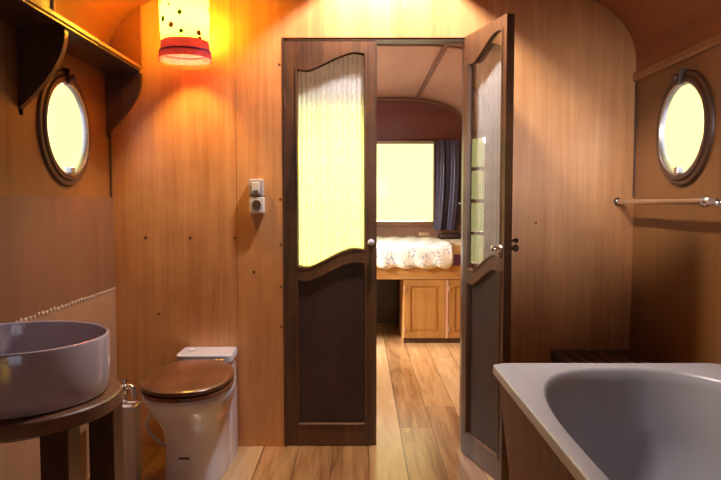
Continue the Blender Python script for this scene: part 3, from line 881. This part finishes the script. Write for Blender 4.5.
# ------------------------------------------------------------------ back room: bed, cupboard below it, bedding
CF = 5.33
bd = empty('bed_platform', (0, CF, 0)); thing(bd, 'built-in pine bed platform across the end of the back room', 'bed')
link_mesh('front_rail', bx(XL + .005, XR - .005, 0, .03, .515, .632, bev=.003), M['pine_x'], bd)
link_mesh('bed_base', bx(XL + .005, XR - .005, .03, Y1 - CF - .013, .60, .628), M['pine_x'], bd)
link_mesh('recess_shade_board', bx(XL + .005, .36, .9, .92, .001, .6), M['cupboard'], bd)  # near-black board stands in for the shade under the bed
cu = empty('pine_cupboard', (.80, CF, 0)); thing(cu, 'pine cupboard with panelled doors under the right end of the bed', 'cupboard')
link_mesh('carcass', bx(.356 - .8, XR - .01 - .8, .022, .6, 0, .512), M['pine'], cu)
link_mesh('plinth', bx(.356 - .8, XR - .01 - .8, .012, .022, 0, .025), M['dark'], cu)
M['door_pine'] = wood('golden_door_pine', (.30, .14, .03), (.48, .25, .07), 'Z', .4, .25, 35, 2, .9, 31)
def pdoor(xa, xb):
    b = bmesh.new(); fr = .05
    plate(b, [(xa, .028), (xb, .028), (xb, .510), (xa, .510)], [[(xa + fr, .028 + fr), (xb - fr, .028 + fr), (xb - fr, .510 - fr), (xa + fr, .510 - fr)]], lambda u, v, t: (u - .8, t, v), 0, .02)
    o = link_mesh('cupboard_door', b, M['door_pine'], cu)
    b = bmesh.new()
    def rr(d, y): return [(x - .8, y, z) for x, z in ((xa + fr + d, .028 + fr + d), (xb - fr - d, .028 + fr + d), (xb - fr - d, .510 - fr - d), (xa + fr + d, .510 - fr - d))]
    loft(b, [rr(-.001, .016), rr(-.001, .008), rr(.028, .003)], True, True)
    link_mesh('raised_panel', b, M['door_pine'], o)
    for z in (.10, .44):
        b = bmesh.new(); box(b, xa - .8 - .003, xa - .8 + .008, -.005, .004, z - .02, z + .02)
        link_mesh('hinge', b, M['caulk'], o)
pdoor(.362, .700); pdoor(.728, 1.06)
link_mesh('stile', bx(.703 - .8, .725 - .8, -.002, .02, .026, .511), M['pink_wood'], cu)
# mattress
mt = link_mesh('mattress', bx(XL + .02, XR - .02, CF + .025, Y1 - .015, .6285, .775, bev=.02), M['sheet'], None, True)
thing(mt, 'pale mattress on the pine bed platform under the floral quilt', 'mattress')
# quilt with scalloped hem
b = bmesh.new(); rows = []
nx = 96
xq0, xq1 = -1.10, .765
prof_q = [(1.30, .797), (.9, .800), (.5, .802), (.25, .803), (.10, .803), (.03, .800), (.0, .785), (-.012, .765)]
for j, (dy, z) in enumerate(prof_q):
    rows.append([b.verts.new((xq0 + (xq1 - xq0) * i / nx, CF + .01 + dy, z + .006 * math.sin(i * .7 + j * 1.3) * (1 if j < 6 else .3))) for i in range(nx + 1)])
for k in range(1, 6):
    row = []
    for i in range(nx + 1):
        x = xq0 + (xq1 - xq0) * i / nx
        hem = .603 + .022 * abs(math.sin((x - .12) * PI / .17)) ** 1.0 * -1 + .022
        r = .07
        if x > xq1 - r: hem += r - math.sqrt(max(0, r * r - (x - (xq1 - r)) ** 2))
        zz = .765 + (hem - .765) * k / 5
        row.append(b.verts.new((x, CF - .004 - .012 * math.sin(k / 5 * PI * .6) - .004 * math.sin(x * 40) * k / 5, zz)))
    rows.append(row)
for a, c in zip(rows, rows[1:]):
    for i in range(nx): b.faces.new([a[i], a[i + 1], c[i + 1], c[i]])
q = link_mesh('quilt', b, M['quilt'], None, True)
s_ = q.modifiers.new('thick', 'SOLIDIFY'); s_.thickness = .008; s_.offset = 0
thing(q, 'white floral quilt with scalloped hem hanging over the bed front', 'quilt')
pb = link_mesh('folded_blanket', bx(.77, 1.2, CF + .004, CF + .0235, .6335, .72, bev=.008), M['purple'], None, True)
thing(pb, 'folded purple blanket on the bed edge right of the quilt', 'blanket')
mt.location = (0, 0, 0)
# little things at the head of the bed
o = link_mesh('folded_cloth', bx(.60, .70, 6.60, 6.72, .8085, .842, bev=.01), M['tan'], None, True)
thing(o, 'small folded tan cloth on the bed below the far window', 'cloth')
b = bmesh.new(); loft(b, [[(x, y, z) for x, y, _ in sup(.93, 6.74, hx_, hy_, 40, 3)] for z, hx_, hy_ in ((.776, .10, .06), (.79, .13, .085), (.82, .13, .085), (.84, .09, .06))])
o = link_mesh('cushion', b, M['cupboard'], None, True); thing(o, 'small dark cushion on the bed below the navy curtain', 'cushion')

# navy curtain at the far window
b = bmesh.new(); rows = []
for j in range(24):
    t = j / 23; z = 1.80 - (1.80 - .862) * t; row = []
    for i in range(81):
        s = i / 80; x = .768 + .275 * s * (1 - .06 * t) + .02 * (t * (1 - t)) * 4
        row.append(b.verts.new((x, 6.835 + .022 * math.sin(s * 2 * PI * 2.1 + 1.2 * t) * (.5 + .5 * t) + .005 * math.sin(s * 2 * PI * 5 + 3 * t), z)))
    rows.append(row)
for a, c in zip(rows, rows[1:]):
    for i in range(80): b.faces.new([a[i], a[i + 1], c[i + 1], c[i]])
cu2 = link_mesh('curtain', b, M['navy'], None, True)
thing(cu2, 'dark navy satin curtain hanging right of the far window', 'curtain')
b = bmesh.new(); tube(b, [(.74, 6.84, 1.80), (1.12, 6.84, 1.80)], .008, 10)
for x in (.76, 1.10): tube(b, [(x, 6.84, 1.80), (x, 6.898, 1.80)], .005, 8)
o = link_mesh('curtain_rod', b, M['screw'], None, True); thing(o, 'thin dark rod carrying the navy curtain', 'curtain rod')
b = bmesh.new(); tube(b, spline([(1.035, 6.899, 1.14), (1.035, 6.84, 1.14), (1.05, 6.80, 1.142), (1.09, 6.79, 1.146)], 5), .009, 10)
o = link_mesh('tieback_hook', b, M['ceramic'], None, True); thing(o, 'white curtain hook on the far wall right of the navy curtain', 'hook')

# ------------------------------------------------------------------ light
def area(name, loc, rot, sx, sy, power, color, shape='RECTANGLE'):
    l = bpy.data.lights.new(name, 'AREA'); l.shape = shape; l.size = sx; l.size_y = sy; l.energy = power; l.color = color
    o = bpy.data.objects.new(name, l); COL.objects.link(o); o.location = loc; o.rotation_euler = rot; return o
# sun low behind the far window, falling on the lace of the closed leaf
sl = bpy.data.lights.new('sun', 'SUN'); sl.energy = 14; sl.angle = math.radians(5); sl.color = (1, .95, .16)
so_ = bpy.data.objects.new('sun', sl); COL.objects.link(so_)
so_.rotation_euler = Vector((-.06, -1, -math.tan(math.radians(3.8)))).to_track_quat('-Z', 'Y').to_euler()
area('roof_shaft_lamp', (HX, HY, 2.49), (0, 0, 0), .12, .12, 50, (1, .90, .86), 'DISK')  # added lamp inside the closed shaft, brightens the wall above the door
area('side_daylight', (XL - .75, (LW[0] + LW[1]) / 2, 2.0), (0, -PI / 2 + math.radians(35), 0), 1.0, 1.2, 900, (1, .93, .88))
nd = area('near_fill_lamp', (.68, Y0 - .25, 1.62), (0, 0, 0), 0.9, .65, 2.3, (1, .94, .92))  # added aimed lamp behind the camera, brightens the right of the partition
nd.rotation_euler = Vector((.32, 4.6, -.16)).to_track_quat('-Z', 'Y').to_euler(); nd.data.spread = math.radians(17)
pl = bpy.data.lights.new('lamp_bulb', 'POINT'); pl.energy = 39; pl.color = (1, .60, .13); pl.shadow_soft_size = .035
po = bpy.data.objects.new('lamp_bulb', pl); COL.objects.link(po); po.location = (LX, LY, 1.75 + .18)

w = bpy.data.worlds.new('sky'); S.world = w; w.use_nodes = True; nt = w.node_tree
bg = nt.nodes['Background']
t = nt.nodes.new('ShaderNodeTexCoord'); s = nt.nodes.new('ShaderNodeSeparateXYZ'); nt.links.new(t.outputs['Generated'], s.inputs[0])
c = ramp(nt, mathn(nt, 'MULTIPLY_ADD', s.outputs[2], .5, .5), [(0, (.42, .36, .27)), (.40, (.42, .36, .27)), (.44, (1, .97, .36)), (1, (1, .98, .40))])
back = mathn(nt, 'MULTIPLY', mathn(nt, 'GREATER_THAN', mathn(nt, 'MULTIPLY', s.outputs[1], -1), .5), 1)
c = mixc(nt, back, c, (1.1, 1.12, 1.4))
nt.links.new(c, bg.inputs['Color']); bg.inputs['Strength'].default_value = 1.7

# everything that stands on the floor reaches down to it (the boards lie 16 mm below the set-out level)
DROP = .016
bpy.context.view_layer.update()
for o in [o for o in COL.objects if o.type == 'MESH']:
    if o.name.startswith('floor'):
        for v in o.data.vertices: v.co.z -= DROP
        continue
    z0 = o.matrix_world.translation.z
    low = .0045 if o.parent is not None and o.parent.name.startswith('door_') else .0016
    for v in o.data.vertices:
        if -.002 < v.co.z + z0 < low: v.co.z -= DROP
wpipe.location.z -= DROP

# ------------------------------------------------------------------ camera
cam = bpy.data.cameras.new('camera'); co = bpy.data.objects.new('camera', cam); COL.objects.link(co)
cam.sensor_width = 36; cam.lens = 36 * 650 / 721; cam.clip_start = .02
co.location = (0, 0, 1.14); co.rotation_euler = (PI / 2 - math.atan(36.5 / 650), 0, 0)
S.camera = co
S.view_settings.view_transform = 'Standard'; S.view_settings.look = 'None'
S.view_settings.gamma = 1; S.view_settings.exposure = 0; S.view_settings.use_curve_mapping = False
S.cycles.use_denoising = True
S.cycles.max_bounces = 10; S.cycles.transparent_max_bounces = 12
S.cycles.sample_clamp_indirect = 30; S.cycles.caustics_reflective = False
